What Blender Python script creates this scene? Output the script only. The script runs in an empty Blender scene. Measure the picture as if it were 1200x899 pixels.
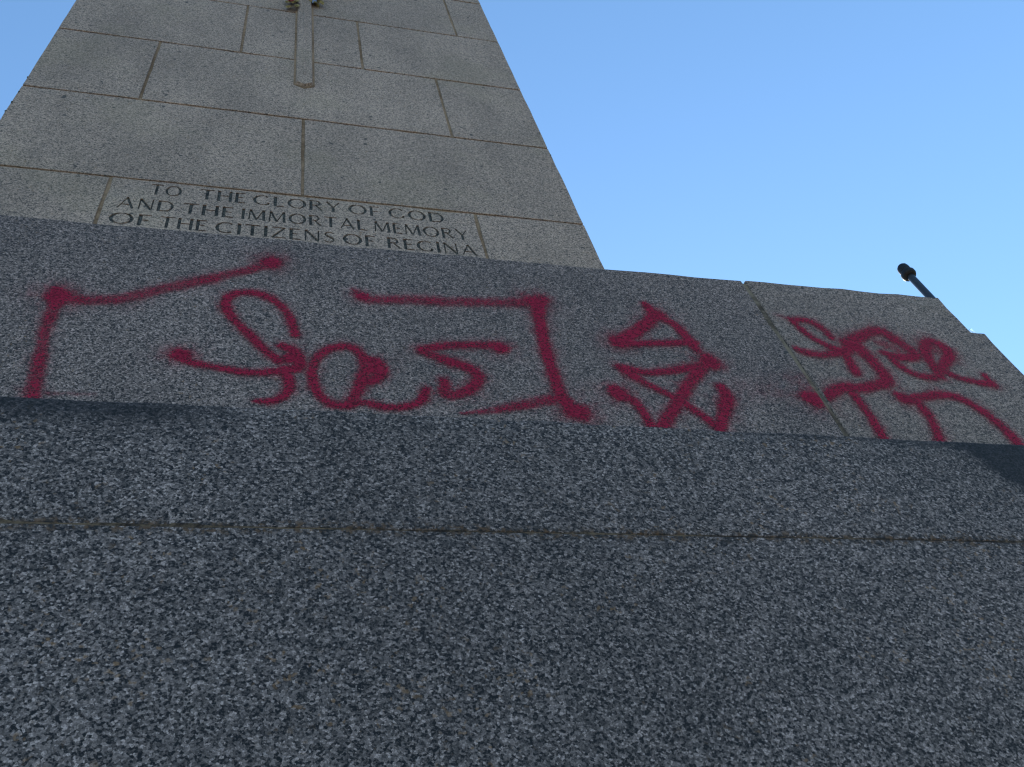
import bpy, bmesh, math, random
import numpy as np
from mathutils import Vector, Matrix, noise

random.seed(7)
SC = bpy.context.scene
COL = SC.collection
EYE = 1.45                      # height of the phone above the paving

# ------------------------------------------------------------------ camera
cam_d = bpy.data.cameras.new('camera')
cam = bpy.data.objects.new('camera', cam_d)
COL.objects.link(cam)
AX = np.array([0.96754116, 0.05608417, 0.24641159])
AU = np.array([-0.16431704, -0.60119183, 0.78202832])
AN = np.array([-0.19200005, 0.79713421, 0.57246225])
R = Matrix(((AX[0], -AX[1], -AX[2]), (AN[0], -AN[1], -AN[2]), (AU[0], -AU[1], -AU[2])))
cam.matrix_world = Matrix.Translation((0, 0, EYE)) @ R.to_4x4()
cam_d.sensor_width = 36.0
cam_d.lens = 36.0 * 1139.2 / 1200.0
cam_d.clip_start = 0.02
cam_d.clip_end = 5000
SC.camera = cam

# ------------------------------------------------------------------ sky, sun, exposure
SUN_EL, SUN_AZ = math.radians(28), math.radians(24)      # azimuth from +Y towards +X
world = bpy.data.worlds.new('World')
SC.world = world
world.use_nodes = True
wn = world.node_tree
wn.nodes.clear()
sky = wn.nodes.new('ShaderNodeTexSky')
sky.sky_type = 'NISHITA'
sky.sun_disc = False
sky.sun_elevation = SUN_EL
sky.sun_rotation = SUN_AZ
sky.air_density = 0.9
sky.dust_density = 0.15
sky.ozone_density = 3.0
bg = wn.nodes.new('ShaderNodeBackground')
bg.inputs['Strength'].default_value = 0.12
wo = wn.nodes.new('ShaderNodeOutputWorld')
wb = wn.nodes.new('ShaderNodeMix')              # the phone's white balance: a touch less red
wb.data_type = 'RGBA'
wb.blend_type = 'MULTIPLY'
wb.inputs['Factor'].default_value = 1.0
wb.inputs[7].default_value = (0.89, 1.03, 1.0, 1)
wn.links.new(sky.outputs[0], wb.inputs[6])
wn.links.new(wb.outputs[2], bg.inputs['Color'])
wn.links.new(bg.outputs[0], wo.inputs['Surface'])

sun_d = bpy.data.lights.new('sun', 'SUN')
sun_d.energy = 4.5
sun_d.angle = math.radians(0.53)
sun_d.color = (1.0, 0.94, 0.84)
sun = bpy.data.objects.new('sun', sun_d)
COL.objects.link(sun)
to_sun = Vector((math.sin(SUN_AZ) * math.cos(SUN_EL), math.cos(SUN_AZ) * math.cos(SUN_EL), math.sin(SUN_EL)))
sun.rotation_euler = to_sun.to_track_quat('Z', 'Y').to_euler()
sun.location = (12, 16, 14)

SC.view_settings.view_transform = 'Standard'
SC.view_settings.look = 'None'
SC.view_settings.gamma = 1.0
SC.view_settings.exposure = 1.55
SC.view_settings.use_curve_mapping = False
SC.render.engine = 'CYCLES'
SC.cycles.filter_width = 1.25


# ------------------------------------------------------------------ helpers
def link(name, mesh, mat, parent=None):
    o = bpy.data.objects.new(name, mesh)
    if mat is not None:
        mesh.materials.append(mat)
    COL.objects.link(o)
    if parent is not None:
        o.parent = parent
    return o


def thing(name, label, cat, loc=(0, 0, 0), group=None):
    o = bpy.data.objects.new(name, None)
    o.empty_display_size = 0.2
    COL.objects.link(o)
    o.location = loc
    o['label'] = label
    o['category'] = cat
    if group:
        o['group'] = group
    return o


def to_mesh(bm, name, smooth=False):
    bmesh.ops.recalc_face_normals(bm, faces=bm.faces)
    me = bpy.data.meshes.new(name)
    bm.to_mesh(me)
    bm.free()
    if smooth:
        for p in me.polygons:
            p.use_smooth = True
    return me


def prism(poly, y0, y1, bevel=0.004, cell=0.05, rough=0.0012, seed=0.0, above=-9.0):
    """A dressed stone: outline in x,z pushed from y0 to y1, arrises eased and slightly uneven."""
    bm = bmesh.new()
    a = [bm.verts.new((x, y0, z)) for x, z in poly]
    b = [bm.verts.new((x, y1, z)) for x, z in poly]
    n = len(poly)
    bm.faces.new(a)
    bm.faces.new(b[::-1])
    for i in range(n):
        j = (i + 1) % n
        bm.faces.new((a[j], a[i], b[i], b[j]))
    bmesh.ops.recalc_face_normals(bm, faces=bm.faces)
    if bevel:
        bmesh.ops.bevel(bm, geom=list(bm.edges), offset=bevel, segments=3, profile=0.5, affect='EDGES')
    xs = [p[0] for p in poly]
    zs = [p[1] for p in poly]
    if cell:
        k = int((max(xs) - min(xs)) / cell)
        for i in range(1, k):
            bmesh.ops.bisect_plane(bm, geom=bm.verts[:] + bm.edges[:] + bm.faces[:], plane_co=(min(xs) + (max(xs) - min(xs)) * i / k, 0, 0), plane_no=(1, 0, 0))
        k = int((max(zs) - min(zs)) / cell)
        for i in range(1, k):
            bmesh.ops.bisect_plane(bm, geom=bm.verts[:] + bm.edges[:] + bm.faces[:], plane_co=(0, 0, min(zs) + (max(zs) - min(zs)) * i / k), plane_no=(0, 0, 1))
        bm.normal_update()
        for v in bm.verts:
            nn = v.normal
            if max(abs(nn.x), abs(nn.y), abs(nn.z)) < 0.995 and v.co.z > above:
                p = v.co * 16.0 + Vector((seed, seed * 2.3, 5.1))
                d = noise.noise(p) * 0.6 + noise.noise(p * 3.1) * 0.5
                if d > 0.35:                               # small chips knocked off the arris
                    d = 0.35
                v.co += nn * (d - 0.25) * rough * 2.0
    return bm


def lathe(profile, seg=32):
    bm = bmesh.new()
    rings = []
    for r, z in profile:
        if r < 1e-6:
            rings.append([bm.verts.new((0, 0, z))])
        else:
            rings.append([bm.verts.new((r * math.cos(2 * math.pi * i / seg), r * math.sin(2 * math.pi * i / seg), z)) for i in range(seg)])
    for A, B in zip(rings, rings[1:]):
        for i in range(seg):
            j = (i + 1) % seg
            if len(A) == 1 and len(B) == 1:
                continue
            if len(A) == 1:
                bm.faces.new((A[0], B[i], B[j]))
            elif len(B) == 1:
                bm.faces.new((A[i], B[0], A[j]))
            else:
                bm.faces.new((A[i], A[j], B[j], B[i]))
    return bm


class NT:
    """small node-tree helper"""
    def __init__(self, name):
        self.m = bpy.data.materials.new(name)
        self.m.use_nodes = True
        self.t = self.m.node_tree
        self.t.nodes.clear()
        self.out = self.n('ShaderNodeOutputMaterial')

    def n(self, kind, **kw):
        nd = self.t.nodes.new(kind)
        for k, v in kw.items():
            setattr(nd, k, v)
        return nd

    def put(self, sock, v):
        if isinstance(v, bpy.types.NodeSocket):
            self.t.links.new(v, sock)
        elif isinstance(v, (tuple, list)) and len(v) == 3 and sock.type == 'RGBA':
            sock.default_value = (*v, 1)
        else:
            sock.default_value = v

    def math(self, op, a, b=0.0, clamp=False):
        nd = self.n('ShaderNodeMath', operation=op, use_clamp=clamp)
        self.put(nd.inputs[0], a)
        self.put(nd.inputs[1], b)
        return nd.outputs[0]

    def step(self, v, lo, hi):
        nd = self.n('ShaderNodeMapRange', interpolation_type='SMOOTHSTEP')
        self.put(nd.inputs['Value'], v)
        self.put(nd.inputs['From Min'], lo)
        self.put(nd.inputs['From Max'], hi)
        return nd.outputs['Result']

    def rng(self, v, lo, hi, a, b):
        nd = self.n('ShaderNodeMapRange')
        self.put(nd.inputs['Value'], v)
        for k, x in (('From Min', lo), ('From Max', hi), ('To Min', a), ('To Max', b)):
            self.put(nd.inputs[k], x)
        return nd.outputs['Result']

    def mix(self, f, a, b, mode='MIX'):
        nd = self.n('ShaderNodeMix', data_type='RGBA', blend_type=mode)
        self.put(nd.inputs['Factor'], f)
        self.put(nd.inputs['A'], a) if False else None
        ins = [s for s in nd.inputs if s.type == 'RGBA']
        self.put(ins[0], a)
        self.put(ins[1], b)
        return [s for s in nd.outputs if s.type == 'RGBA'][0]

    def noise(self, vec, scale, detail=2.0, rough=0.5, dist=0.0):
        nd = self.n('ShaderNodeTexNoise')
        self.put(nd.inputs['Vector'], vec)
        nd.inputs['Scale'].default_value = scale
        nd.inputs['Detail'].default_value = detail
        nd.inputs['Roughness'].default_value = rough
        nd.inputs['Distortion'].default_value = dist
        return nd

    def bsdf(self, color, rough=0.8, metal=0.0, normal=None, spec=0.5):
        b = self.n('ShaderNodeBsdfPrincipled')
        self.put(b.inputs['Base Color'], color)
        self.put(b.inputs['Roughness'], rough)
        self.put(b.inputs['Metallic'], metal)
        self.put(b.inputs['Specular IOR Level'], spec)
        if normal is not None:
            self.put(b.inputs['Normal'], normal)
        return b

    def finish(self, shader):
        self.t.links.new(shader, self.out.inputs['Surface'])
        return self.m


# ------------------------------------------------------------------ materials
def crystals(g, co, grain):
    """interlocking mineral grains: a random value per crystal, biased so that dark mica gathers in clusters"""
    warp = g.noise(co, 260 * grain, 2, 0.6)
    wv = g.n('ShaderNodeVectorMath', operation='MULTIPLY_ADD')
    g.put(wv.inputs[0], warp.outputs['Color'])
    wv.inputs[1].default_value = (0.0035 / grain,) * 3
    g.put(wv.inputs[2], co)
    vals = []
    for sc in (205, 390):
        vor = g.n('ShaderNodeTexVoronoi', feature='F1')
        g.put(vor.inputs['Vector'], wv.outputs[0])
        vor.inputs['Scale'].default_value = sc * grain
        sep = g.n('ShaderNodeSeparateColor')
        g.put(sep.inputs[0], vor.outputs['Color'])
        vals.append(sep.outputs)
    cl = g.noise(co, 85 * grain, 2.0, 0.5).outputs['Fac']
    fine = g.noise(co, 480 * grain, 2.0, 0.6).outputs['Fac']
    v = g.math('ADD', g.math('MULTIPLY', vals[0][0], 0.60), g.math('MULTIPLY', vals[1][0], 0.30))
    v = g.math('ADD', v, g.math('MULTIPLY', g.math('SUBTRACT', cl, 0.5), 0.30))
    v = g.math('ADD', v, g.math('MULTIPLY', g.math('SUBTRACT', fine, 0.5), 0.26))
    return g.math('ADD', v, 0.05), vals[0][1]          # roughly 0..1, mean 0.5


def granite(name, light, mid, dark, grain=1.0, dark_amount=0.34, stain=0.35, warm=0.0, extra=None, bump=0.35, pits=0.85, glint=1.5):
    g = NT(name)
    co = g.n('ShaderNodeTexCoord').outputs['Object']
    fl, alt = crystals(g, co, grain)
    col = g.mix(g.step(fl, dark_amount + 0.06, 0.78), mid, light)
    pale = tuple(min(c * glint, 0.6) for c in light)          # the odd clean quartz or feldspar crystal
    col = g.mix(g.step(fl, 0.74, 0.90), col, pale)
    fleck = g.math('SUBTRACT', 1.0, g.step(fl, dark_amount - 0.09, dark_amount + 0.05))
    col = g.mix(fleck, col, dark)
    # scattered pinkish / rusty grains
    n3 = g.noise(co, 75 * grain, 1.5, 0.5).outputs['Fac']
    n4 = g.noise(co, 14, 2.0, 0.5).outputs['Fac']
    ru = g.math('MULTIPLY', g.step(n3, 0.63, 0.72), g.step(n4, 0.47, 0.64))
    col = g.mix(g.math('MULTIPLY', ru, 0.55), col, (0.20, 0.105, 0.045))
    # block to block tone
    at = g.n('ShaderNodeAttribute', attribute_name='tone')
    tone = g.rng(at.outputs['Fac'], 0.0, 1.0, 0.76, 1.24)
    # broad weathering and run-down streaks
    mp = g.n('ShaderNodeMapping')
    g.put(mp.inputs['Vector'], co)
    mp.inputs['Scale'].default_value = (1.0, 1.0, 0.28)
    w1 = g.noise(mp.outputs[0], 7.0, 4.0, 0.6).outputs['Fac']
    w2 = g.noise(co, 1.9, 4.0, 0.55).outputs['Fac']
    we = g.math('ADD', g.math('MULTIPLY', w1, 0.5), g.math('MULTIPLY', w2, 0.5))
    wf = g.rng(we, 0.36, 0.64, 1.0 - stain, 1.0 + stain * 0.55)
    k = g.math('MULTIPLY', tone, wf)
    kc = g.n('ShaderNodeCombineColor')
    for i in range(3):
        g.put(kc.inputs[i], k)
    col = g.mix(1.0, col, kc.outputs[0], 'MULTIPLY')
    if warm:
        w3 = g.step(g.noise(co, 3.3, 5.0, 0.62).outputs['Fac'], 0.5, 0.68)
        col = g.mix(g.math('MULTIPLY', w3, warm), col, (0.26, 0.20, 0.115))
    pit = g.math('MULTIPLY', g.step(g.noise(co, 34, 1.0, 0.4).outputs['Fac'], 0.745, 0.775), pits)
    col = g.mix(pit, col, (0.03, 0.027, 0.024))
    if extra:
        col = extra(g, co, col)
    h = g.math('ADD', g.math('MULTIPLY', fl, 0.7), g.math('MULTIPLY', alt, 0.25))
    bp = g.n('ShaderNodeBump')
    bp.inputs['Strength'].default_value = bump
    bp.inputs['Distance'].default_value = 0.0022
    g.put(bp.inputs['Height'], h)
    return g.finish(g.bsdf(col, 0.78, 0.0, bp.outputs[0], 0.35).outputs[0])


def base_marks(g, co, col):
    """dark marks along the top arris of the lowest stones, rust freckles along their bed joint"""
    s = g.n('ShaderNodeSeparateXYZ')
    g.put(s.inputs[0], co)
    x, z = s.outputs[0], s.outputs[2]
    nz = g.noise(co, 22, 4.0, 0.65).outputs['Fac']
    wob = g.math('MULTIPLY', g.math('SUBTRACT', nz, 0.5), 0.045)
    # band at the left, under the arris
    top = g.step(g.math('ADD', z, wob), EYE + 0.722, EYE + 0.770)
    left = g.step(g.math('MULTIPLY', x, -1.0), -0.02, 0.11)
    band = g.math('MULTIPLY', g.math('MULTIPLY', top, left), 0.8)
    # thin line of grime along the rest of the arris
    thin = g.math('MULTIPLY', g.step(g.math('ADD', z, wob), EYE + 0.766, EYE + 0.779), g.step(x, 0.42, 0.6))
    # darker wedge at the right end, lower edge sloping down to the right
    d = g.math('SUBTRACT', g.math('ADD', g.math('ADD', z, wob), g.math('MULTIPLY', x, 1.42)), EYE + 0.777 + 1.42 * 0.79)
    wedge = g.math('MULTIPLY', g.step(g.math('ADD', d, wob), -0.02, 0.03), 0.93)
    m = g.math('MAXIMUM', g.math('MAXIMUM', band, g.math('MULTIPLY', thin, 0.6)), wedge)
    darkc = g.mix(1.0, col, (0.075, 0.08, 0.11), 'MULTIPLY')
    col = g.mix(m, col, darkc)
    # rust freckles
    dz = g.math('ABSOLUTE', g.math('ADD', g.math('SUBTRACT', z, EYE + 0.6165), g.math('MULTIPLY', wob, 0.35)))
    near = g.math('SUBTRACT', 1.0, g.step(dz, 0.003, 0.0115))
    fr = g.noise(co, 95, 3.0, 0.7).outputs['Fac']
    r = g.math('MULTIPLY', near, g.step(fr, 0.47, 0.55))
    tint = g.mix(g.step(g.noise(co, 160, 2.0, 0.6).outputs['Fac'], 0.42, 0.6), (0.006, 0.005, 0.005), (0.085, 0.043, 0.018))
    col = g.mix(g.math('MULTIPLY', r, 0.85), col, tint)
    return col


M_base = granite('granite base', (0.176, 0.135, 0.124), (0.059, 0.0455, 0.0425), (0.003, 0.0028, 0.004), 2.25, 0.36, 0.24, 0.0, base_marks, 0.35, 0.0, 2.1)  # dark granite, with the shade low down also put into its colour
M_plinth = granite('granite plinth', (0.236, 0.170, 0.149), (0.091, 0.066, 0.058), (0.008, 0.007, 0.0075), 2.15, 0.345, 0.22, 0.0, None, 0.35, 0.85, 1.9)
M_plinth_bounce = granite('granite plinth warm bounce', (0.270, 0.192, 0.159), (0.130, 0.094, 0.078), (0.02, 0.016, 0.0155), 2.15, 0.345, 0.18, 0.08, None, 0.35, 0.85, 1.7)  # warm stone, made paler by sunlit ground bounce put into its colour
M_shaft = granite('granite shaft', (0.385, 0.269, 0.207), (0.228, 0.161, 0.125), (0.055, 0.042, 0.036), 1.5, 0.33, 0.22, 0.16, None, 0.25, 0.85, 1.3)


def mortar(name, a, b, scale=60):
    g = NT(name)
    co = g.n('ShaderNodeTexCoord').outputs['Object']
    n1 = g.noise(co, scale, 4, 0.65).outputs['Fac']
    n2 = g.noise(co, 5.0, 3, 0.6).outputs['Fac']
    col = g.mix(g.step(g.math('ADD', g.math('MULTIPLY', n1, 0.5), g.math('MULTIPLY', n2, 0.5)), 0.4, 0.6), a, b)
    bp = g.n('ShaderNodeBump')
    bp.inputs['Strength'].default_value = 0.6
    bp.inputs['Distance'].default_value = 0.002
    g.put(bp.inputs['Height'], n1)
    return g.finish(g.bsdf(col, 0.95, 0, bp.outputs[0], 0.2).outputs[0])


M_mortar = mortar('mortar shaft', (0.14, 0.085, 0.05), (0.27, 0.175, 0.112))
M_mortar_plinth = mortar('mortar plinth', (0.055, 0.040, 0.030), (0.19, 0.145, 0.105))
M_mortar_base = mortar('mortar base', (0.016, 0.011, 0.009), (0.12, 0.082, 0.052), 170)


def paint_material():
    g = NT('crimson spray paint')
    co = g.n('ShaderNodeTexCoord').outputs['Object']
    d = g.n('ShaderNodeAttribute', attribute_name='paint_cover').outputs['Fac']
    n1, _ = crystals(g, co, 2.15)                              # pores and dark grains the paint did not fill
    n1 = g.rng(n1, 0.1, 0.9, 0.25, 0.75)
    n2 = g.noise(co, 700, 1.0, 0.5).outputs['Fac']            # spray droplets
    n3 = g.noise(co, 30, 2.0, 0.5).outputs['Fac']
    a = g.math('ADD', d, g.math('MULTIPLY', g.math('SUBTRACT', n1, 0.5), 1.05))
    a = g.math('ADD', a, g.math('MULTIPLY', g.math('SUBTRACT', n2, 0.5), 0.55))
    a = g.math('ADD', a, g.math('MULTIPLY', g.math('SUBTRACT', n3, 0.5), 0.6))
    full = g.math('MULTIPLY', g.rng(a, 0.12, 1.02, 0.0, 1.0), g.rng(d, 0.0, 0.22, 0.0, 1.0))
    alpha = g.math('MULTIPLY', full, 0.88)
    col = g.mix(g.step(n1, 0.36, 0.62), (0.11, 0.0045, 0.0155), (0.29, 0.0105, 0.037))
    b = g.bsdf(col, 0.75, 0, None, 0.12)
    tr = g.n('ShaderNodeBsdfTransparent')
    mx = g.n('ShaderNodeMixShader')
    g.put(mx.inputs[0], alpha)
    g.put(mx.inputs[1], tr.outputs[0])
    g.put(mx.inputs[2], b.outputs[0])
    return g.finish(mx.outputs[0])


M_paint = paint_material()


def plain(name, a, b, scale, rough, metal=0.0, spec=0.5, bump=0.0):
    g = NT(name)
    co = g.n('ShaderNodeTexCoord').outputs['Object']
    n1 = g.noise(co, scale, 4, 0.6).outputs['Fac']
    col = g.mix(g.step(n1, 0.35, 0.65), a, b)
    nm = None
    if bump:
        bp = g.n('ShaderNodeBump')
        bp.inputs['Strength'].default_value = bump
        bp.inputs['Distance'].default_value = 0.003
        g.put(bp.inputs['Height'], n1)
        nm = bp.outputs[0]
    return g.finish(g.bsdf(col, rough, metal, nm, spec).outputs[0])


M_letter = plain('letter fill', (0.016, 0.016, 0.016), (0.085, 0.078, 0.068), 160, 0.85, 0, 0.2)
M_pole = plain('black enamel', (0.008, 0.009, 0.013), (0.014, 0.015, 0.02), 30, 0.36, 0.0, 0.5)
M_head = plain('matt black cast iron', (0.004, 0.0045, 0.007), (0.009, 0.009, 0.012), 60, 0.6, 0.0, 0.25)
M_leaf = plain('dry leaf', (0.12, 0.085, 0.025), (0.26, 0.19, 0.07), 60, 0.8, 0, 0.2, 0.4)
M_petal = plain('faded red petal', (0.16, 0.03, 0.025), (0.28, 0.06, 0.05), 70, 0.7, 0, 0.2, 0.3)
M_ribbon = plain('faded blue ribbon', (0.10, 0.13, 0.22), (0.16, 0.19, 0.28), 40, 0.6)
M_twig = plain('grey twig', (0.10, 0.09, 0.075), (0.18, 0.16, 0.13), 200, 0.8)
M_moss = plain('dark moss', (0.012, 0.013, 0.010), (0.04, 0.04, 0.022), 300, 0.95, 0, 0.1)
M_paving = plain('concrete paving', (0.22, 0.195, 0.165), (0.30, 0.27, 0.23), 3.0, 0.9, 0, 0.2, 0.2)
M_lawn = plain('dry lawn', (0.06, 0.065, 0.022), (0.13, 0.11, 0.05), 0.9, 0.95, 0, 0.1, 0.5)


def clear_film():
    g = NT('clear plastic film')
    gl = g.n('ShaderNodeBsdfGlossy')
    gl.inputs['Roughness'].default_value = 0.12
    tr = g.n('ShaderNodeBsdfTransparent')
    mx = g.n('ShaderNodeMixShader')
    fr = g.n('ShaderNodeFresnel')
    fr.inputs['IOR'].default_value = 1.5
    g.put(mx.inputs[0], g.math('ADD', g.math('MULTIPLY', fr.outputs[0], 0.7), 0.05))
    g.put(mx.inputs[1], tr.outputs[0])
    g.put(mx.inputs[2], gl.outputs[0])
    return g.finish(mx.outputs[0])


M_film = clear_film()


# ------------------------------------------------------------------ setting: lawn and paving
def sheet(name, x0, x1, y0, y1, z, mat):
    bm = bmesh.new()
    bm.faces.new([bm.verts.new(p) for p in ((x0, y0, z), (x1, y0, z), (x1, y1, z), (x0, y1, z))])
    o = link(name, to_mesh(bm, name), mat)
    o['kind'] = 'structure'
    return o


sheet('lawn', -1500, 1500, -1500, 1500, -0.012, M_lawn)
pv = sheet('paving', -14, 14, -16, 18, 0.0, M_paving)

# ------------------------------------------------------------------ the war memorial
D1, D2, D3 = 0.62, 0.85, 1.30              # distance of the three front faces
CX = 0.073                                  # axis of the monument
H1, H2, H3 = 1.314 + 0.23, 1.314, 0.866     # half widths
CY = D3 + H3
ROOT = thing('war_memorial', 'tall grey granite war memorial with carved inscription and crimson spray graffiti on its stepped base', 'monument', (CX, D1, 0))
INV = Matrix.Translation((-CX, -D1, 0))


def part(name, me, mat, parent=None):
    """part of the memorial; geometry is written in world metres"""
    o = link(name, me, mat, parent or ROOT)
    if parent is None or parent is ROOT:
        o.matrix_parent_inverse = INV
    return o


def tone(me, val):
    at = me.attributes.new('tone', 'FLOAT', 'POINT')
    at.data.foreach_set('value', [val] * len(me.vertices))


def box_poly(x0, x1, z0, z1):
    return [(x0, z0), (x1, z0), (x1, z1), (x0, z1)]


def merge(bms):
    """join several bmeshes with a tone each into one mesh"""
    out = bmesh.new()
    lay = out.verts.layers.float.new('tone')
    for bm, t in bms:
        mp = {}
        for v in bm.verts:
            nv = out.verts.new(v.co)
            nv[lay] = t
            mp[v] = nv
        for f in bm.faces:
            out.faces.new([mp[v] for v in f.verts])
        bm.free()
    return out


# --- lowest stage: two courses with a tight bed joint
ZB = EYE + 0.6165
ZT = EYE + 0.783
xl, xr = CX - H1, CX + H1
G = 0.0003
bl = []
cuts = [xl, CX - 0.95, CX + 0.95, xr]
for a, b in zip(cuts, cuts[1:]):
    bl.append((prism(box_poly(a + G, b - G, 0.72, ZB - G), D1, D1 + 2 * H1, 0.0012, 0.02, 0.0006, a), 0.5))
o = part('base_course', to_mesh(merge(bl), 'base_course'), M_base)
bl = [(prism(box_poly(a + G, b - G, ZB + G, ZT), D1, D1 + 2 * H1, 0.0026, 0.02, 0.0010, a + 3), 0.52) for a, b in zip(cuts, cuts[1:])]
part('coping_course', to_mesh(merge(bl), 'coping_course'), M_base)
bl = [(prism(box_poly(xl - 0.12, xr + 0.12, 0.0, 0.17), D1 - 0.12, D1 + 2 * H1 + 0.12, 0.006, 0.08, 0.0016, 9), 0.5),
      (prism(box_poly(xl, xr, 0.174, 0.716), D1, D1 + 2 * H1, 0.003, 0.08, 0.0016, 9), 0.45)]
part('footing_course', to_mesh(merge(bl), 'footing_course'), M_base)
bm = prism(box_poly(xl + 0.004, xr - 0.004, 0.1, ZT - 0.02), D1 + 0.0011, D1 + 2 * H1 - 0.004, 0, 0)
part('mortar_joint', to_mesh(bm, 'mortar_joint'), M_mortar_base)

# --- second stage, the one that was sprayed
ZP = EYE + 1.551
XJ = 0.9045
XJL = 2 * CX - XJ
xr2, xl2 = CX + H2, CX - H2
PG = 0.0042
y1 = D2 + 2 * H2
Z0 = ZT + 0.004
centre_block = part('plinth_block', to_mesh(merge([(prism(box_poly(XJL + PG, XJ - PG, Z0, ZP - 0.001), D2, y1, 0.004, 0.05, 0.0016, 1.3), 0.5)]), 'plinth_block'), M_plinth)
nx, nz = 0.031, EYE + 1.424
poly = [(XJ + PG, Z0), (xr2, Z0), (xr2, nz), (xr2 - nx, nz), (xr2 - nx, ZP + 0.004), (XJ + PG, ZP + 0.004)]
right_block = part('plinth_block', to_mesh(merge([(prism(poly, D2, y1, 0.004, 0.04, 0.002, 4.4), 0.5)]), 'plinth_block'), M_plinth_bounce)
right_block['label'] = 'warm toned end stone with a notched corner, paler from bounce light put in its colour'
poly = [(2 * CX - x, z) for x, z in poly][::-1]
left_block = part('plinth_block', to_mesh(merge([(prism(poly, D2, y1, 0.004, 0.05, 0.0016, 7.1), 0.45)]), 'plinth_block'), M_plinth)
bm = prism(box_poly(xl2 + 0.05, xr2 - 0.05, ZT - 0.01, ZP - 0.006), D2 + 0.004, y1 - 0.004, 0, 0)
part('mortar_joint', to_mesh(bm, 'mortar_joint'), M_mortar_plinth)

# --- lettering of the inscription: strips of points per stroke, thick and thin like cut roman capitals
TK, TN = 0.178, 0.088


def arc(cx, cz, rx, rz, a0, a1, n, wt, wn):
    pts = []
    for i in range(n + 1):
        a = math.radians(a0 + (a1 - a0) * i / n)
        w = wn + (wt - wn) * abs(math.cos(a)) ** 1.4
        pts.append((cx + rx * math.cos(a), cz + rz * math.sin(a), w))
    return pts


def bar(x0, z0, x1, z1, w, w2=None):
    return [(x0, z0, w), (x1, z1, w2 or w)]


def hbar(x0, x1, z):
    return [(x0, z, TN), (x1, z, TN)]


GL = {
    'T': (.80, [hbar(0, .80, .955), bar(.40, .93, .40, 0, TK)]),
    'O': (1.08, [arc(.54, .5, .455, .46, 0, 360, 28, TK, .06)]),
    'H': (.86, [bar(.1, 1, .1, 0, TK), bar(.76, 1, .76, 0, TK), hbar(.17, .70, .52)]),
    'E': (.60, [bar(.1, 1, .1, 0, TK), hbar(.16, .56, .955), hbar(.16, .48, .52), hbar(.16, .60, .045)]),
    'F': (.58, [bar(.1, 1, .1, 0, TK), hbar(.16, .58, .955), hbar(.16, .48, .50)]),
    'G': (.98, [arc(.54, .5, .455, .46, 48, 312, 22, TK, .06), bar(.86, .30, .86, .06, .11)]),
    'C': (.94, [arc(.54, .5, .455, .46, 48, 312, 22, TK, .06)]),
    'L': (.62, [bar(.1, 1, .1, 0, TK), hbar(.16, .62, .045)]),
    'R': (.78, [bar(.1, 1, .1, 0, TK), hbar(.16, .36, .955), arc(.36, .735, .24, .22, 90, -90, 12, .14, .07), hbar(.16, .36, .515), bar(.36, .5, .74, .02, .10, .15)]),
    'Y': (.84, [bar(.06, 1, .42, .48, .15, .12), bar(.80, 1, .45, .48, .08), bar(.43, .5, .43, 0, TK)]),
    'D': (.94, [bar(.1, 1, .1, 0, TK), hbar(.16, .44, .955), arc(.42, .5, .42, .455, 90, -90, 16, .15, .07), hbar(.16, .44, .045)]),
    'A': (.92, [bar(.05, 0, .46, 1, .08), bar(.44, 1, .86, 0, .15), hbar(.22, .66, .33)]),
    'N': (.90, [bar(.1, 1, .1, 0, .085), bar(.1, .98, .78, .02, .16), bar(.79, 1, .79, 0, .085)]),
    'I': (.24, [bar(.12, 1, .12, 0, TK)]),
    'M': (1.06, [bar(.12, 1, .07, 0, .085), bar(.14, .98, .52, .04, .15), bar(.52, .04, .90, .98, .08), bar(.92, 1, .97, 0, TK)]),
    'Z': (.78, [hbar(.04, .74, .955), bar(.70, .94, .07, .06, .14), hbar(.02, .78, .045)]),
    'S': (.62, [[(.55, .84, .06), (.46, .93, .08), (.30, .955, .08), (.15, .90, .09), (.09, .76, .12), (.16, .63, .14), (.32, .52, .16), (.48, .40, .15), (.54, .25, .12), (.46, .10, .09), (.30, .045, .08), (.14, .08, .08), (.05, .18, .06)]]),
}
LINES = [(EYE + 2.5555, 0.0625, [('TO', -0.334, -0.252), ('THE', -0.203, -0.081), ('GLORY', -0.06, 0.183), ('OF', 0.207, 0.297), ('GOD', 0.323, 0.489)]),
         (EYE + 2.4625, 0.061, [('AND', -0.405, -0.263), ('THE', -0.241, -0.108), ('IMMORTAL', -0.088, 0.256), ('MEMORY', 0.276, 0.549)]),
         (EYE + 2.3735, 0.061, [('OF', -0.415, -0.312), ('THE', -0.290, -0.172), ('CITIZENS', -0.150, 0.165), ('OF', 0.186, 0.275), ('REGINA', 0.308, 0.562)])]
CUT = 0.0045                                         # depth of the cut
rr = random.Random(3)
WORDS = []
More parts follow.
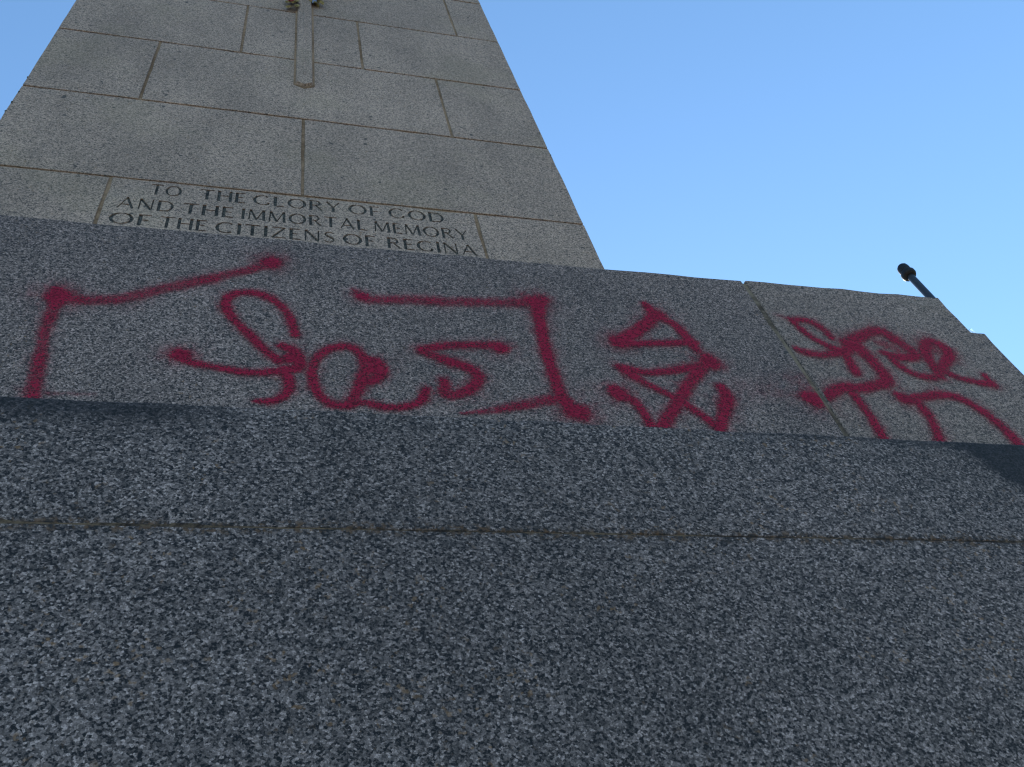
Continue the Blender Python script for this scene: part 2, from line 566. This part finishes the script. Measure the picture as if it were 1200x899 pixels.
for z0, hh, words in LINES:
    for w, xa, xb in words:
        gap = 0.17
        tot = sum(GL[c][0] for c in w) + gap * (len(w) - 1)
        kx = (xb - xa) / tot
        cur = 0.0
        word = []
        for c in w:
            adv, strokes = GL[c]
            for si, st in enumerate(strokes):
                strip = []
                for i, (px, pz, wd) in enumerate(st):
                    qa = st[max(i - 1, 0)]
                    qb = st[min(i + 1, len(st) - 1)]
                    if len(st) > 24 and c == 'O':
                        qa = st[-2] if i == 0 else qa
                        qb = st[1] if i == len(st) - 1 else qb
                    tx, tz = (qb[0] - qa[0]), (qb[1] - qa[1])
                    l = math.hypot(tx, tz) or 1
                    ox, oz = -tz / l * wd * .5, tx / l * wd * .5
                    strip.append(((xa + (cur + px + ox) * kx, z0 + (pz + oz) * hh), (xa + (cur + px - ox) * kx, z0 + (pz - oz) * hh)))
                word.append((si, strip))
            cur += adv + gap
        WORDS.append(word)


def carve(bm):
    """cut the letters into the dressed face of a block"""
    cut = bmesh.new()
    for word in WORDS:
        for n, strip in word:
            ya, yb = D3 - 0.01 - n * 0.0011, D3 + CUT + n * 0.00007
            pts = strip
            closed = len(strip) > 24
            if closed:
                pts = strip[:-1]
            ring = []
            for a, b in pts:
                ring.append([cut.verts.new((a[0], ya, a[1])), cut.verts.new((b[0], ya, b[1])), cut.verts.new((b[0], yb, b[1])), cut.verts.new((a[0], yb, a[1]))])
            m = len(ring)
            for i in range(m if closed else m - 1):
                A, B = ring[i], ring[(i + 1) % m]
                for k in range(4):
                    cut.faces.new((A[k], A[(k + 1) % 4], B[(k + 1) % 4], B[k]))
            if not closed:
                cut.faces.new(ring[0][::-1])
                cut.faces.new(ring[-1])
    bmesh.ops.recalc_face_normals(cut, faces=cut.faces)
    me_c = bpy.data.meshes.new('cut')
    cut.to_mesh(me_c)
    cut.free()
    me_b = bpy.data.meshes.new('block')
    bmesh.ops.recalc_face_normals(bm, faces=bm.faces)
    bm.to_mesh(me_b)
    bm.free()
    ob, oc = bpy.data.objects.new('block', me_b), bpy.data.objects.new('cut', me_c)
    COL.objects.link(ob)
    COL.objects.link(oc)
    md = ob.modifiers.new('carve', 'BOOLEAN')
    md.operation = 'DIFFERENCE'
    md.solver = 'EXACT'
    md.use_self = True
    md.object = oc
    dg = bpy.context.evaluated_depsgraph_get()
    out = bmesh.new()
    out.from_mesh(ob.evaluated_get(dg).to_mesh())
    bpy.data.objects.remove(ob)
    bpy.data.objects.remove(oc)
    bpy.data.meshes.remove(me_b)
    bpy.data.meshes.remove(me_c)
    return out


# --- shaft: coursed blocks with raked joints
UZ = lambda u: EYE + u * D3
us = [(1.551 / 1.3 + 0.001), 1.586, 2.031, 2.4745, 2.9155, 3.373, 3.82, 4.26, 4.70, 5.14, 5.58, 6.0]
SG = 0.004
xs0, xs1 = CX - H3, CX + H3
A = 0.397 * D3
B = 0.1765 * D3
C2 = 0.52 * D3
pat = [[-A, A], [-A, A], [0.004], [-A, A], [-B, B], [-C2, C2], [0.0], [-A, A], [-B, B], [-C2, C2], [0.0]]
tones = [[.5, .5, .5], [.5, .62, .56], [.52, .46], [.46, .55, .52], [.42, .5, .55], [.46, .44, .5], [.5, .5], [.5, .45, .5], [.5, .5, .5], [.5, .5, .5], [.5, .5]]
bl = []
rr = random.Random(3)
for i, (u0, u1) in enumerate(zip(us, us[1:])):
    c = [xs0 - SG] + [CX + p for p in pat[i]] + [xs1 + SG]
    for j, (a, b) in enumerate(zip(c, c[1:])):
        stone = prism(box_poly(a + SG, b - SG, UZ(u0) + SG, UZ(u1) - SG), D3, D3 + 2 * H3, 0.003, 0.07, 0.0016, i * 3.7 + j)
        if i == 1 and j == 1:
            stone = carve(stone)
        bl.append((stone, tones[i][j]))
shaft = part('shaft', to_mesh(merge(bl), 'shaft'), M_shaft)
bm = prism(box_poly(xs0 + 0.005, xs1 - 0.005, UZ(us[0]), UZ(us[-1]) - 0.02), D3 + 0.005, D3 + 2 * H3 - 0.005, 0, 0)
part('mortar_joint', to_mesh(bm, 'mortar_joint'), M_mortar, shaft)
zt = UZ(us[-1])
bl = [(prism(box_poly(xs0 + 0.12, xs1 - 0.12, zt, zt + 0.35), D3 + 0.12, D3 + 2 * H3 - 0.12, 0.006, 0, 0), 0.5),
      (prism(box_poly(xs0 + 0.26, xs1 - 0.26, zt + 0.352, zt + 0.62), D3 + 0.26, D3 + 2 * H3 - 0.26, 0.006, 0, 0), 0.5)]
part('capstone', to_mesh(merge(bl), 'capstone'), M_shaft)

# --- dark moss tufts clinging to the arrises of the shaft
rm = random.Random(21)
for mx, mz in ((xs0 + .002, 2.53), (xs0 + .003, 2.365), (xs0 + .002, 2.31), (xs0 + .004, 2.43), (xs1 - .003, 3.16)):
    bm = bmesh.new()
    bmesh.ops.create_icosphere(bm, subdivisions=2, radius=1.0)
    ra = rm.uniform(0.0022, 0.004)
    for v in bm.verts:
        k = 1 + 0.7 * noise.noise(v.co * 2.3 + Vector((mx * 9, mz * 7, 0)))
        v.co = Vector((mx, D3 + 0.002, EYE + mz * (1.3 if mx < 0 else 1.0))) + Vector((v.co.x * ra * k, v.co.y * ra * k, v.co.z * ra * k * 1.9))
    part('moss', to_mesh(bm, 'moss'), M_moss, shaft)

# --- sword carved in relief on the shaft
bm = bmesh.new()
sx, hw, dp = 0.0785, 0.0325, 0.012
zb0, zb1 = EYE + 3.528, EYE + 4.72
front = D3 - dp


def relief(bm, outline, y_back, y_front, inset):
    cx = sum(p[0] for p in outline) / len(outline)
    cz = sum(p[1] for p in outline) / len(outline)
    b = [bm.verts.new((x, y_back, z)) for x, z in outline]
    f = []
    for x, z in outline:
        dx = min(inset, abs(x - cx)) * (1 if x > cx + 1e-6 else -1 if x < cx - 1e-6 else 0)
        dz = min(inset, abs(z - cz)) * (1 if z > cz + 1e-6 else -1 if z < cz - 1e-6 else 0)
        f.append(bm.verts.new((x - dx, y_front, z - dz)))
    n = len(outline)
    for i in range(n):
        j = (i + 1) % n
        bm.faces.new((b[i], b[j], f[j], f[i]))
    bm.faces.new(f)


relief(bm, [(sx - hw, zb1), (sx - hw, zb0), (sx, zb0 - 0.024), (sx + hw, zb0), (sx + hw, zb1)], D3 + 0.004, front, 0.006)
relief(bm, [(sx - 0.007, zb1 - 0.05), (sx - 0.007, zb0 + 0.10), (sx, zb0 + 0.07), (sx + 0.007, zb0 + 0.10), (sx + 0.007, zb1 - 0.05)], front + 0.001, front - 0.003, 0.004)
relief(bm, [(sx - 0.24, zb1 + 0.09), (sx - 0.24, zb1 + 0.002), (sx + 0.24, zb1 + 0.002), (sx + 0.24, zb1 + 0.09)], D3 + 0.004, front - 0.012, 0.008)
relief(bm, [(sx - 0.026, zb1 + 0.36), (sx - 0.026, zb1 + 0.092), (sx + 0.026, zb1 + 0.092), (sx + 0.026, zb1 + 0.36)], D3 + 0.004, front, 0.008)
relief(bm, [(sx + 0.055 * math.cos(t), zb1 + 0.418 + 0.055 * math.sin(t)) for t in [i * math.pi / 8 for i in range(16)]], D3 + 0.004, front - 0.01, 0.012)
me = to_mesh(bm, 'carved_sword')
tone(me, 0.56)
part('carved_sword', me, M_shaft, shaft)
# dirty groove round the blade
bm = bmesh.new()
relief(bm, [(sx - hw - 0.006, zb1), (sx - hw - 0.006, zb0 - 0.004), (sx, zb0 - 0.034), (sx + hw + 0.006, zb0 - 0.004), (sx + hw + 0.006, zb1)], D3 + 0.004, D3 - 0.0016, 0.001)
part('sword_groove', to_mesh(bm, 'sword_groove'), M_mortar, shaft)

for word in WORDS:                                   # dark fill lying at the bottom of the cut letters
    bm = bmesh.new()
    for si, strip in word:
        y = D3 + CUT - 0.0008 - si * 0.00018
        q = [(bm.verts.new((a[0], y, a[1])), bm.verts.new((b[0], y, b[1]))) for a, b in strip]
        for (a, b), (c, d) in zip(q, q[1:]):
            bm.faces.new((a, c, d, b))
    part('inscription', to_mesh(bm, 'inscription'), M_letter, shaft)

# --- spray paint on the second stage: strokes in metres (x, height above eye, half width)
PAINT = {
'bracket_left':[([(0.003,1.467,0.0113),(-0.004,1.458,0.0141),(-0.037,1.433,0.0105),(-0.085,1.403,0.0115),(-0.129,1.375,0.0122),(-0.173,1.346,0.0128),(-0.215,1.32,0.013),(-0.253,1.31,0.012),(-0.302,1.307,0.0104)],0.74),([(-0.308,1.33,0.0093),(-0.299,1.308,0.0127),(-0.302,1.284,0.0091)],1.0),([(-0.335,1.312,0.0103),(-0.312,1.311,0.0104)],0.3),([(-0.302,1.289,0.0091),(-0.303,1.224,0.0088),(-0.296,1.156,0.0085),(-0.29,1.09,0.0092),(-0.287,1.054,0.009)],0.75),([(-0.288,1.079,0.0031),(-0.217,1.083,0.0026)],0.45)],
'letter_f':[([(0.041,1.253,0.0071),(0.033,1.299,0.0079),(0.013,1.34,0.008),(-0.017,1.362,0.0087),(-0.043,1.363,0.0086),(-0.062,1.347,0.0085),(-0.065,1.322,0.0083),(-0.055,1.292,0.0082),(-0.029,1.251,0.0082),(-0.007,1.216,0.0081),(0.02,1.182,0.008)],1.0),([(0.023,1.221,0.0088),(0.039,1.21,0.0095),(0.047,1.191,0.01),(0.046,1.169,0.0099),(0.028,1.161,0.0098)],1.1),([(-0.119,1.19,0.0094),(-0.117,1.178,0.0099),(-0.104,1.168,0.0081),(-0.083,1.162,0.0076),(-0.056,1.155,0.0071),(-0.024,1.15,0.0071),(0.011,1.156,0.0079),(0.031,1.162,0.0086)],1.0),([(0.029,1.155,0.0085),(0.035,1.129,0.0084),(0.029,1.103,0.0083),(0.013,1.088,0.007),(-0.01,1.086,0.0046)],1.0)],
'letter_a':[([(0.141,1.205,0.0079),(0.133,1.222,0.0086),(0.119,1.23,0.0092),(0.097,1.225,0.0091),(0.075,1.2,0.0083),(0.066,1.163,0.0081),(0.069,1.126,0.0079),(0.079,1.1,0.0078),(0.097,1.085,0.0078),(0.116,1.089,0.0079),(0.128,1.112,0.0093),(0.137,1.145,0.0101),(0.144,1.182,0.0104),(0.14,1.21,0.0092)],0.95),([(0.145,1.201,0.0092),(0.162,1.194,0.0105),(0.168,1.169,0.0104),(0.153,1.147,0.0089),(0.141,1.147,0.0076)],1.1),([(0.115,1.085,0.0073),(0.136,1.095,0.0074),(0.166,1.087,0.0074),(0.194,1.089,0.0075),(0.219,1.105,0.0077),(0.231,1.133,0.0072)],1.0)],
'letter_s':[([(0.364,1.251,0.0117),(0.36,1.26,0.0117),(0.322,1.258,0.0094),(0.28,1.253,0.0092),(0.235,1.236,0.0097),(0.241,1.228,0.0103),(0.266,1.212,0.0103),(0.3,1.195,0.0104),(0.314,1.173,0.0103),(0.304,1.146,0.0101),(0.279,1.127,0.0099),(0.26,1.125,0.0105),(0.26,1.159,0.0074)],0.95)],
'bracket_right':[([(0.137,1.395,0.0072),(0.152,1.371,0.0107),(0.212,1.377,0.013),(0.314,1.386,0.0138),(0.406,1.397,0.0142),(0.456,1.401,0.014)],0.68),([(0.442,1.407,0.013),(0.46,1.413,0.0164)],1.0),([(0.45,1.389,0.0129),(0.446,1.348,0.0103),(0.441,1.294,0.01),(0.438,1.235,0.0097),(0.438,1.182,0.0102),(0.439,1.139,0.0113),(0.45,1.108,0.0147),(0.46,1.092,0.0146)],1.05),([(0.276,1.08,0.0026),(0.328,1.092,0.0066),(0.384,1.111,0.0103),(0.427,1.127,0.0126)],0.75)],
'star_glyph':[([(0.66,1.43,0.0071),(0.671,1.394,0.0148),(0.695,1.37,0.0113),(0.704,1.349,0.0112),(0.711,1.316,0.012),(0.716,1.288,0.011)],1.0),([(0.675,1.398,0.014),(0.638,1.354,0.0153),(0.603,1.321,0.0148),(0.57,1.294,0.0145)],1.05),([(0.566,1.291,0.0112),(0.612,1.296,0.0098),(0.675,1.306,0.0101),(0.718,1.311,0.0111)],1.0),([(0.727,1.269,0.0134),(0.729,1.247,0.015)],1.1),([(0.726,1.249,0.0133),(0.67,1.228,0.0105),(0.604,1.212,0.0102),(0.556,1.224,0.0093)],0.95),([(0.556,1.224,0.0077),(0.567,1.211,0.0131),(0.579,1.196,0.0115),(0.6,1.173,0.0092),(0.631,1.147,0.0099),(0.653,1.118,0.0099),(0.671,1.092,0.0098),(0.678,1.072,0.0097)],1.0),([(0.722,1.253,0.0133),(0.682,1.206,0.0128),(0.647,1.159,0.0124),(0.617,1.115,0.0127),(0.582,1.069,0.0123)],1.0),([(0.532,1.162,0.0126),(0.534,1.143,0.0118),(0.553,1.138,0.0096),(0.563,1.111,0.0095),(0.568,1.064,0.0093)],1.05),([(0.723,1.184,0.0113),(0.722,1.154,0.0135),(0.701,1.111,0.0131),(0.68,1.072,0.012)],1.05),([(0.609,1.178,0.0216),(0.732,1.187,0.0291),(0.897,1.205,0.0311)],0.16)],
'word_free':[([(0.923,1.428,0.0077),(0.953,1.415,0.0097)],0.4),([(0.953,1.415,0.0097),(0.988,1.414,0.0117),(1.006,1.39,0.0117),(1.011,1.362,0.0096)],0.9),([(0.95,1.417,0.0077),(0.962,1.37,0.0095),(0.983,1.339,0.0104),(1.016,1.313,0.0123)],1.0),([(0.918,1.318,0.0083),(0.933,1.307,0.0128),(0.965,1.302,0.013),(1.019,1.319,0.0152),(1.047,1.341,0.0174)],0.9),([(1.014,1.305,0.0132),(1.008,1.252,0.0128)],1.0),([(1.041,1.346,0.0213),(1.054,1.334,0.0212),(1.061,1.291,0.0171),(1.065,1.255,0.0168),(1.053,1.227,0.0166),(1.0,1.207,0.0152),(0.955,1.203,0.015),(0.905,1.172,0.0154),(0.875,1.174,0.0152),(0.884,1.152,0.0134)],1.0),([(1.053,1.356,0.0175),(1.107,1.391,0.0171),(1.136,1.4,0.0173),(1.151,1.373,0.0182),(1.167,1.338,0.0181),(1.164,1.319,0.0159),(1.129,1.312,0.0137),(1.101,1.323,0.0117)],0.95),([(1.11,1.357,0.0179),(1.136,1.338,0.0179)],0.55),([(0.97,1.19,0.0114),(0.972,1.13,0.0111),(0.967,1.068,0.0108),(0.964,1.032,0.0098)],1.0),([(1.109,1.305,0.0107),(1.117,1.276,0.0115),(1.136,1.257,0.0115),(1.167,1.253,0.0135)],0.95),([(1.184,1.259,0.0136),(1.191,1.305,0.014),(1.203,1.345,0.0163),(1.229,1.374,0.0166),(1.25,1.362,0.0166),(1.248,1.333,0.0154),(1.215,1.297,0.014),(1.187,1.267,0.0137)],1.0),([(1.225,1.348,0.0164),(1.228,1.331,0.0143)],0.5),([(1.199,1.282,0.0119),(1.221,1.258,0.0118),(1.255,1.248,0.0119),(1.287,1.243,0.01)],1.0),([(1.287,1.272,0.0081),(1.287,1.241,0.011)],0.95)],
'arched_stroke':[([(1.059,1.193,0.0109),(1.07,1.179,0.0163),(1.092,1.186,0.0137),(1.146,1.2,0.0131),(1.183,1.196,0.0133),(1.209,1.164,0.0132),(1.223,1.119,0.013),(1.226,1.072,0.0127),(1.222,1.039,0.0125)],1.0),([(1.089,1.183,0.0128),(1.09,1.132,0.0116),(1.076,1.079,0.0112),(1.061,1.038,0.0101)],1.0)],
}
PAINT_LABEL = {
    'bracket_left': 'crimson sprayed corner bracket at the left',
    'letter_f': 'crimson sprayed looping letter f',
    'letter_a': 'crimson sprayed round letter with a tail',
    'letter_s': 'crimson sprayed angular letter s',
    'bracket_right': 'crimson sprayed corner bracket closing on the right',
    'star_glyph': 'crimson sprayed triangle over crossed strokes',
    'word_free': 'crimson sprayed looping word free',
    'arched_stroke': 'crimson sprayed arched two legged stroke',
}


BLOBS = {       # where the can lingered
    'bracket_left': [(-0.001, 1.463, 0.0165), (-0.303, 1.312, 0.0175)],
    'letter_f': [(-0.118, 1.183, 0.0135), (0.036, 1.192, 0.012)],
    'letter_a': [(0.156, 1.178, 0.013)],
    'letter_s': [(0.363, 1.254, 0.013)],
    'bracket_right': [(0.45, 1.403, 0.0175), (0.455, 1.100, 0.0195), (0.148, 1.378, 0.011)],
    'star_glyph': [(0.575, 1.297, 0.0165), (0.728, 1.256, 0.0165), (0.535, 1.152, 0.0145), (0.675, 1.392, 0.015)],
    'word_free': [(0.886, 1.166, 0.018), (1.047, 1.340, 0.019)],
    'arched_stroke': [(1.070, 1.182, 0.0145)],
}


def smooth_line(pts, k=5):
    if len(pts) < 3:
        return np.array(pts, float)
    P = np.array(pts, float)
    P = np.vstack([2 * P[0] - P[1], P, 2 * P[-1] - P[-2]])
    o = []
    for i in range(1, len(P) - 2):
        for t in np.linspace(0, 1, k, endpoint=False):
            a, b, c, d = P[i - 1], P[i], P[i + 1], P[i + 2]
            o.append(0.5 * (2 * b + (c - a) * t + (2 * a - 5 * b + 4 * c - d) * t * t + (3 * b - a - 3 * c + d) * t ** 3))
    o.append(P[-2])
    return np.array(o)


def spray(name, strokes, block, lo, hi):
    stp = 0.0035
    k = {'star_glyph': 0.86, 'letter_f': 0.92, 'letter_a': 0.93, 'word_free': 0.80, 'arched_stroke': 0.80}.get(name, 1.0)
    strokes = [([(x, z, w * k) for x, z, w in pts], d) for pts, d in strokes]
    strokes += [([(x, z, w), (x + 0.001, z, w)], 1.25) for x, z, w in BLOBS.get(name, [])]
    P = np.vstack([np.array(s[0]) for s in strokes])
    pad = 0.09
    x0, x1 = max(P[:, 0].min() - pad, lo), min(P[:, 0].max() + pad, hi)
    if x1 - x0 < 0.01:
        return
    z0, z1 = max(P[:, 1].min() - pad, Z0 - EYE + 0.006), min(P[:, 1].max() + pad, 1.551 - 0.007)
    nxx, nzz = int((x1 - x0) / stp) + 2, int((z1 - z0) / stp) + 2
    X, Z = np.meshgrid(np.linspace(x0, x1, nxx), np.linspace(z0, z1, nzz))
    D = np.zeros_like(X)
    for pts, den in strokes:
        L = smooth_line(pts)
        body = np.zeros_like(X)
        mist = np.zeros_like(X)
        for p, q in zip(L, L[1:]):
            dx, dz = q[0] - p[0], q[1] - p[1]
            l2 = dx * dx + dz * dz + 1e-12
            t = np.clip(((X - p[0]) * dx + (Z - p[1]) * dz) / l2, 0, 1)
            d = np.hypot(X - p[0] - t * dx, Z - p[1] - t * dz)
            r = p[2] + (q[2] - p[2]) * t
            s = np.clip((1.72 - d / r) / 1.2, 0, 1)
            body = np.maximum(body, s)
            mist = np.maximum(mist, np.exp(-np.maximum(d - r, 0) / (1.25 * r)))
        if den < 0.2:                                   # a drifting cloud of overspray
            D = np.maximum(D, den * mist)
        else:
            D = np.maximum(D, den * np.maximum(body, 0.40 * mist))
    keep = D > 0.03
    idx = -np.ones(D.shape, int)
    fq = keep[:-1, :-1] | keep[1:, :-1] | keep[:-1, 1:] | keep[1:, 1:]
    used = np.zeros_like(keep)
    used[:-1, :-1] |= fq
    used[1:, :-1] |= fq
    used[:-1, 1:] |= fq
    used[1:, 1:] |= fq
    idx[used] = np.arange(used.sum())
    vs = np.column_stack([X[used], np.full(used.sum(), D2 - 0.0008 - 0.00012 * list(PAINT).index(name)), Z[used] + EYE])
    ii, jj = np.nonzero(fq)
    fs = np.column_stack([idx[ii, jj], idx[ii, jj + 1], idx[ii + 1, jj + 1], idx[ii + 1, jj]])
    me = bpy.data.meshes.new(name)
    me.from_pydata(vs.tolist(), [], fs.tolist())
    me.attributes.new('paint_cover', 'FLOAT', 'POINT').data.foreach_set('value', D[used].astype(np.float32))
    o = part('graffiti', me, M_paint, block)
    o['label'] = PAINT_LABEL[name]


for nm, st in PAINT.items():
    spray(nm, st, centre_block, XJL + 0.01, XJ - PG - 0.002)
    if nm in ('word_free', 'arched_stroke'):
        spray(nm, st, right_block, XJ + PG + 0.002, xr2 - 0.008)

# ------------------------------------------------------------------ bunch of dried leaves and flowers on the sword
fb = thing('flower_bunch', 'small bunch of ochre leaves and faded red flowers tied to the stone sword', 'flowers', (sx, front, EYE + 4.66))
rf = random.Random(11)


def leaf_bm(spots, ln, wd):
    bm = bmesh.new()
    for x, y, z, ang, tilt in spots:
        d = Vector((math.sin(ang), -tilt, -math.cos(ang))).normalized()
        s = Vector((d.z, 0, -d.x)).normalized() if abs(d.y) < .99 else Vector((1, 0, 0))
        nrm = d.cross(s)
        prev = None
        for i in range(6):
            t = i / 5
            w = wd * math.sin(math.pi * min(t * 0.92 + 0.06, 1)) ** 0.8
            c = Vector((x, y, z)) + d * ln * t + nrm * (0.25 * ln * t * t)
            cur = (bm.verts.new(c + s * w), bm.verts.new(c + nrm * wd * -.35), bm.verts.new(c - s * w))
            if prev:
                bm.faces.new((prev[0], prev[1], cur[1], cur[0]))
                bm.faces.new((prev[1], prev[2], cur[2], cur[1]))
            prev = cur
    return bm


spots = []
for i in range(26):
    sd = -1 if i % 2 else 1
    zoff = rf.uniform(-0.17, 0.1) - (0.06 if sd < 0 else -0.05)
    spots.append((sd * rf.uniform(0.028, 0.058), rf.uniform(-0.012, 0.008), zoff, sd * rf.uniform(0.0, 0.5), rf.uniform(0.1, 0.6)))
for i in range(5):
    spots.append((rf.uniform(0.0, 0.03), -0.006, rf.uniform(-0.06, 0.05), rf.uniform(-.3, .3), rf.uniform(.2, .5)))
link('leaves', to_mesh(leaf_bm(spots, 0.062, 0.013), 'leaves'), M_leaf, fb)
for x, z in ((-0.062, -0.245), (0.062, -0.05), (0.058, 0.06), (-0.05, 0.09)):
    bm = bmesh.new()
    for k in range(7):
        a = k * 2 * math.pi / 7
        c = Vector((x, -0.02, z))
        p0 = bm.verts.new(c)
        p1 = bm.verts.new(c + Vector((math.cos(a - .5) * .014, -.006, math.sin(a - .5) * .014)))
        p2 = bm.verts.new(c + Vector((math.cos(a) * .019, -.013, math.sin(a) * .019)))
        p3 = bm.verts.new(c + Vector((math.cos(a + .5) * .014, -.005, math.sin(a + .5) * .014)))
        bm.faces.new((p0, p1, p2, p3))
    link('flower', to_mesh(bm, 'flower'), M_petal, fb)
bm = bmesh.new()
pr = None
for i in range(9):
    t = i / 8
    c = Vector((0.052 + 0.012 * math.sin(t * 5), -0.006 - 0.01 * math.sin(t * 3), 0.02 - 0.19 * t))
    cur = (bm.verts.new(c + Vector((-.009, 0, 0))), bm.verts.new(c + Vector((.009, -.003, 0))))
    if pr:
        bm.faces.new((pr[0], pr[1], cur[1], cur[0]))
    pr = cur
link('ribbon', to_mesh(bm, 'ribbon'), M_ribbon, fb)

# ------------------------------------------------------------------ lamp post behind the right shoulder of the plinth
LR = 5.5 / math.hypot(749.06, 476.37)
LX, LY, LH = 748.6 * LR, 477.2 * LR, EYE + 872.0 * LR
lp = thing('lamp_post', 'slim glossy black post with a domed head showing above the right end of the plinth', 'lamp post', (LX, LY, 0))
PR = 0.0265
TOP = LH + 0.315
link('pole', to_mesh(lathe([(0.0, 0.0), (0.06, 0.0), (0.06, 0.5), (0.045, 0.56), (PR, 0.6), (PR, TOP)], 48), 'pole', True), M_pole, lp)
link('base_plate', to_mesh(lathe([(0.0, 0.002), (0.13, 0.002), (0.13, 0.02), (0.08, 0.03)], 40), 'base_plate', False), M_pole, lp)
link('collar', to_mesh(lathe([(PR + 0.001, TOP - 0.03), (0.046, TOP - 0.028), (0.0535, TOP - 0.012), (0.0535, TOP + 0.012), (0.046, TOP + 0.028), (0.03, TOP + 0.032)], 48), 'collar', True), M_head, lp)
link('lamp_head', to_mesh(lathe([(0.033, TOP + 0.024), (0.041, TOP + 0.036), (0.0435, TOP + 0.045), (0.0435, TOP + 0.076), (0.040, TOP + 0.098), (0.030, TOP + 0.114), (0.016, TOP + 0.122), (0.0, TOP + 0.124)], 48), 'lamp_head', True), M_head, lp)

# ------------------------------------------------------------------ scrap of clear film caught on the notch
sc0 = thing('plastic_scrap', 'tiny glinting scrap of clear film caught on the notched corner of the plinth', 'litter', (xr2 - 0.018, D2 + 0.012, nz))
bm = bmesh.new()
grid = []
rs = random.Random(5)
for i in range(7):
    row = []
    for j in range(6):
        u, v = i / 6 - .5, j / 5
        p = Vector((u * 0.03 + 0.006 * math.sin(v * 5 + u * 4), 0.006 * math.sin(u * 9 + v * 3), 0.002 + v * 0.018 + 0.005 * math.cos(u * 7)))
        p += Vector((rs.uniform(-.0015, .0015), rs.uniform(-.003, .003), rs.uniform(-.0012, .0012)))
        row.append(bm.verts.new(p))
    grid.append(row)
for i in range(6):
    for j in range(5):
        bm.faces.new((grid[i][j], grid[i + 1][j], grid[i + 1][j + 1], grid[i][j + 1]))
link('film', to_mesh(bm, 'film'), M_film, sc0)
bm = bmesh.new()
prev = None
for i in range(7):
    t = i / 6
    c = Vector((-0.004 + 0.009 * t, -0.002 * t, 0.0005 + 0.014 * t + 0.002 * math.sin(t * 4)))
    cur = [bm.verts.new(c + Vector((0.0007 * math.cos(a), 0.0007 * math.sin(a), 0))) for a in (0, 2.1, 4.2)]
    if prev:
        for k in range(3):
            bm.faces.new((prev[k], prev[(k + 1) % 3], cur[(k + 1) % 3], cur[k]))
    prev = cur
link('twig', to_mesh(bm, 'twig'), M_twig, sc0)
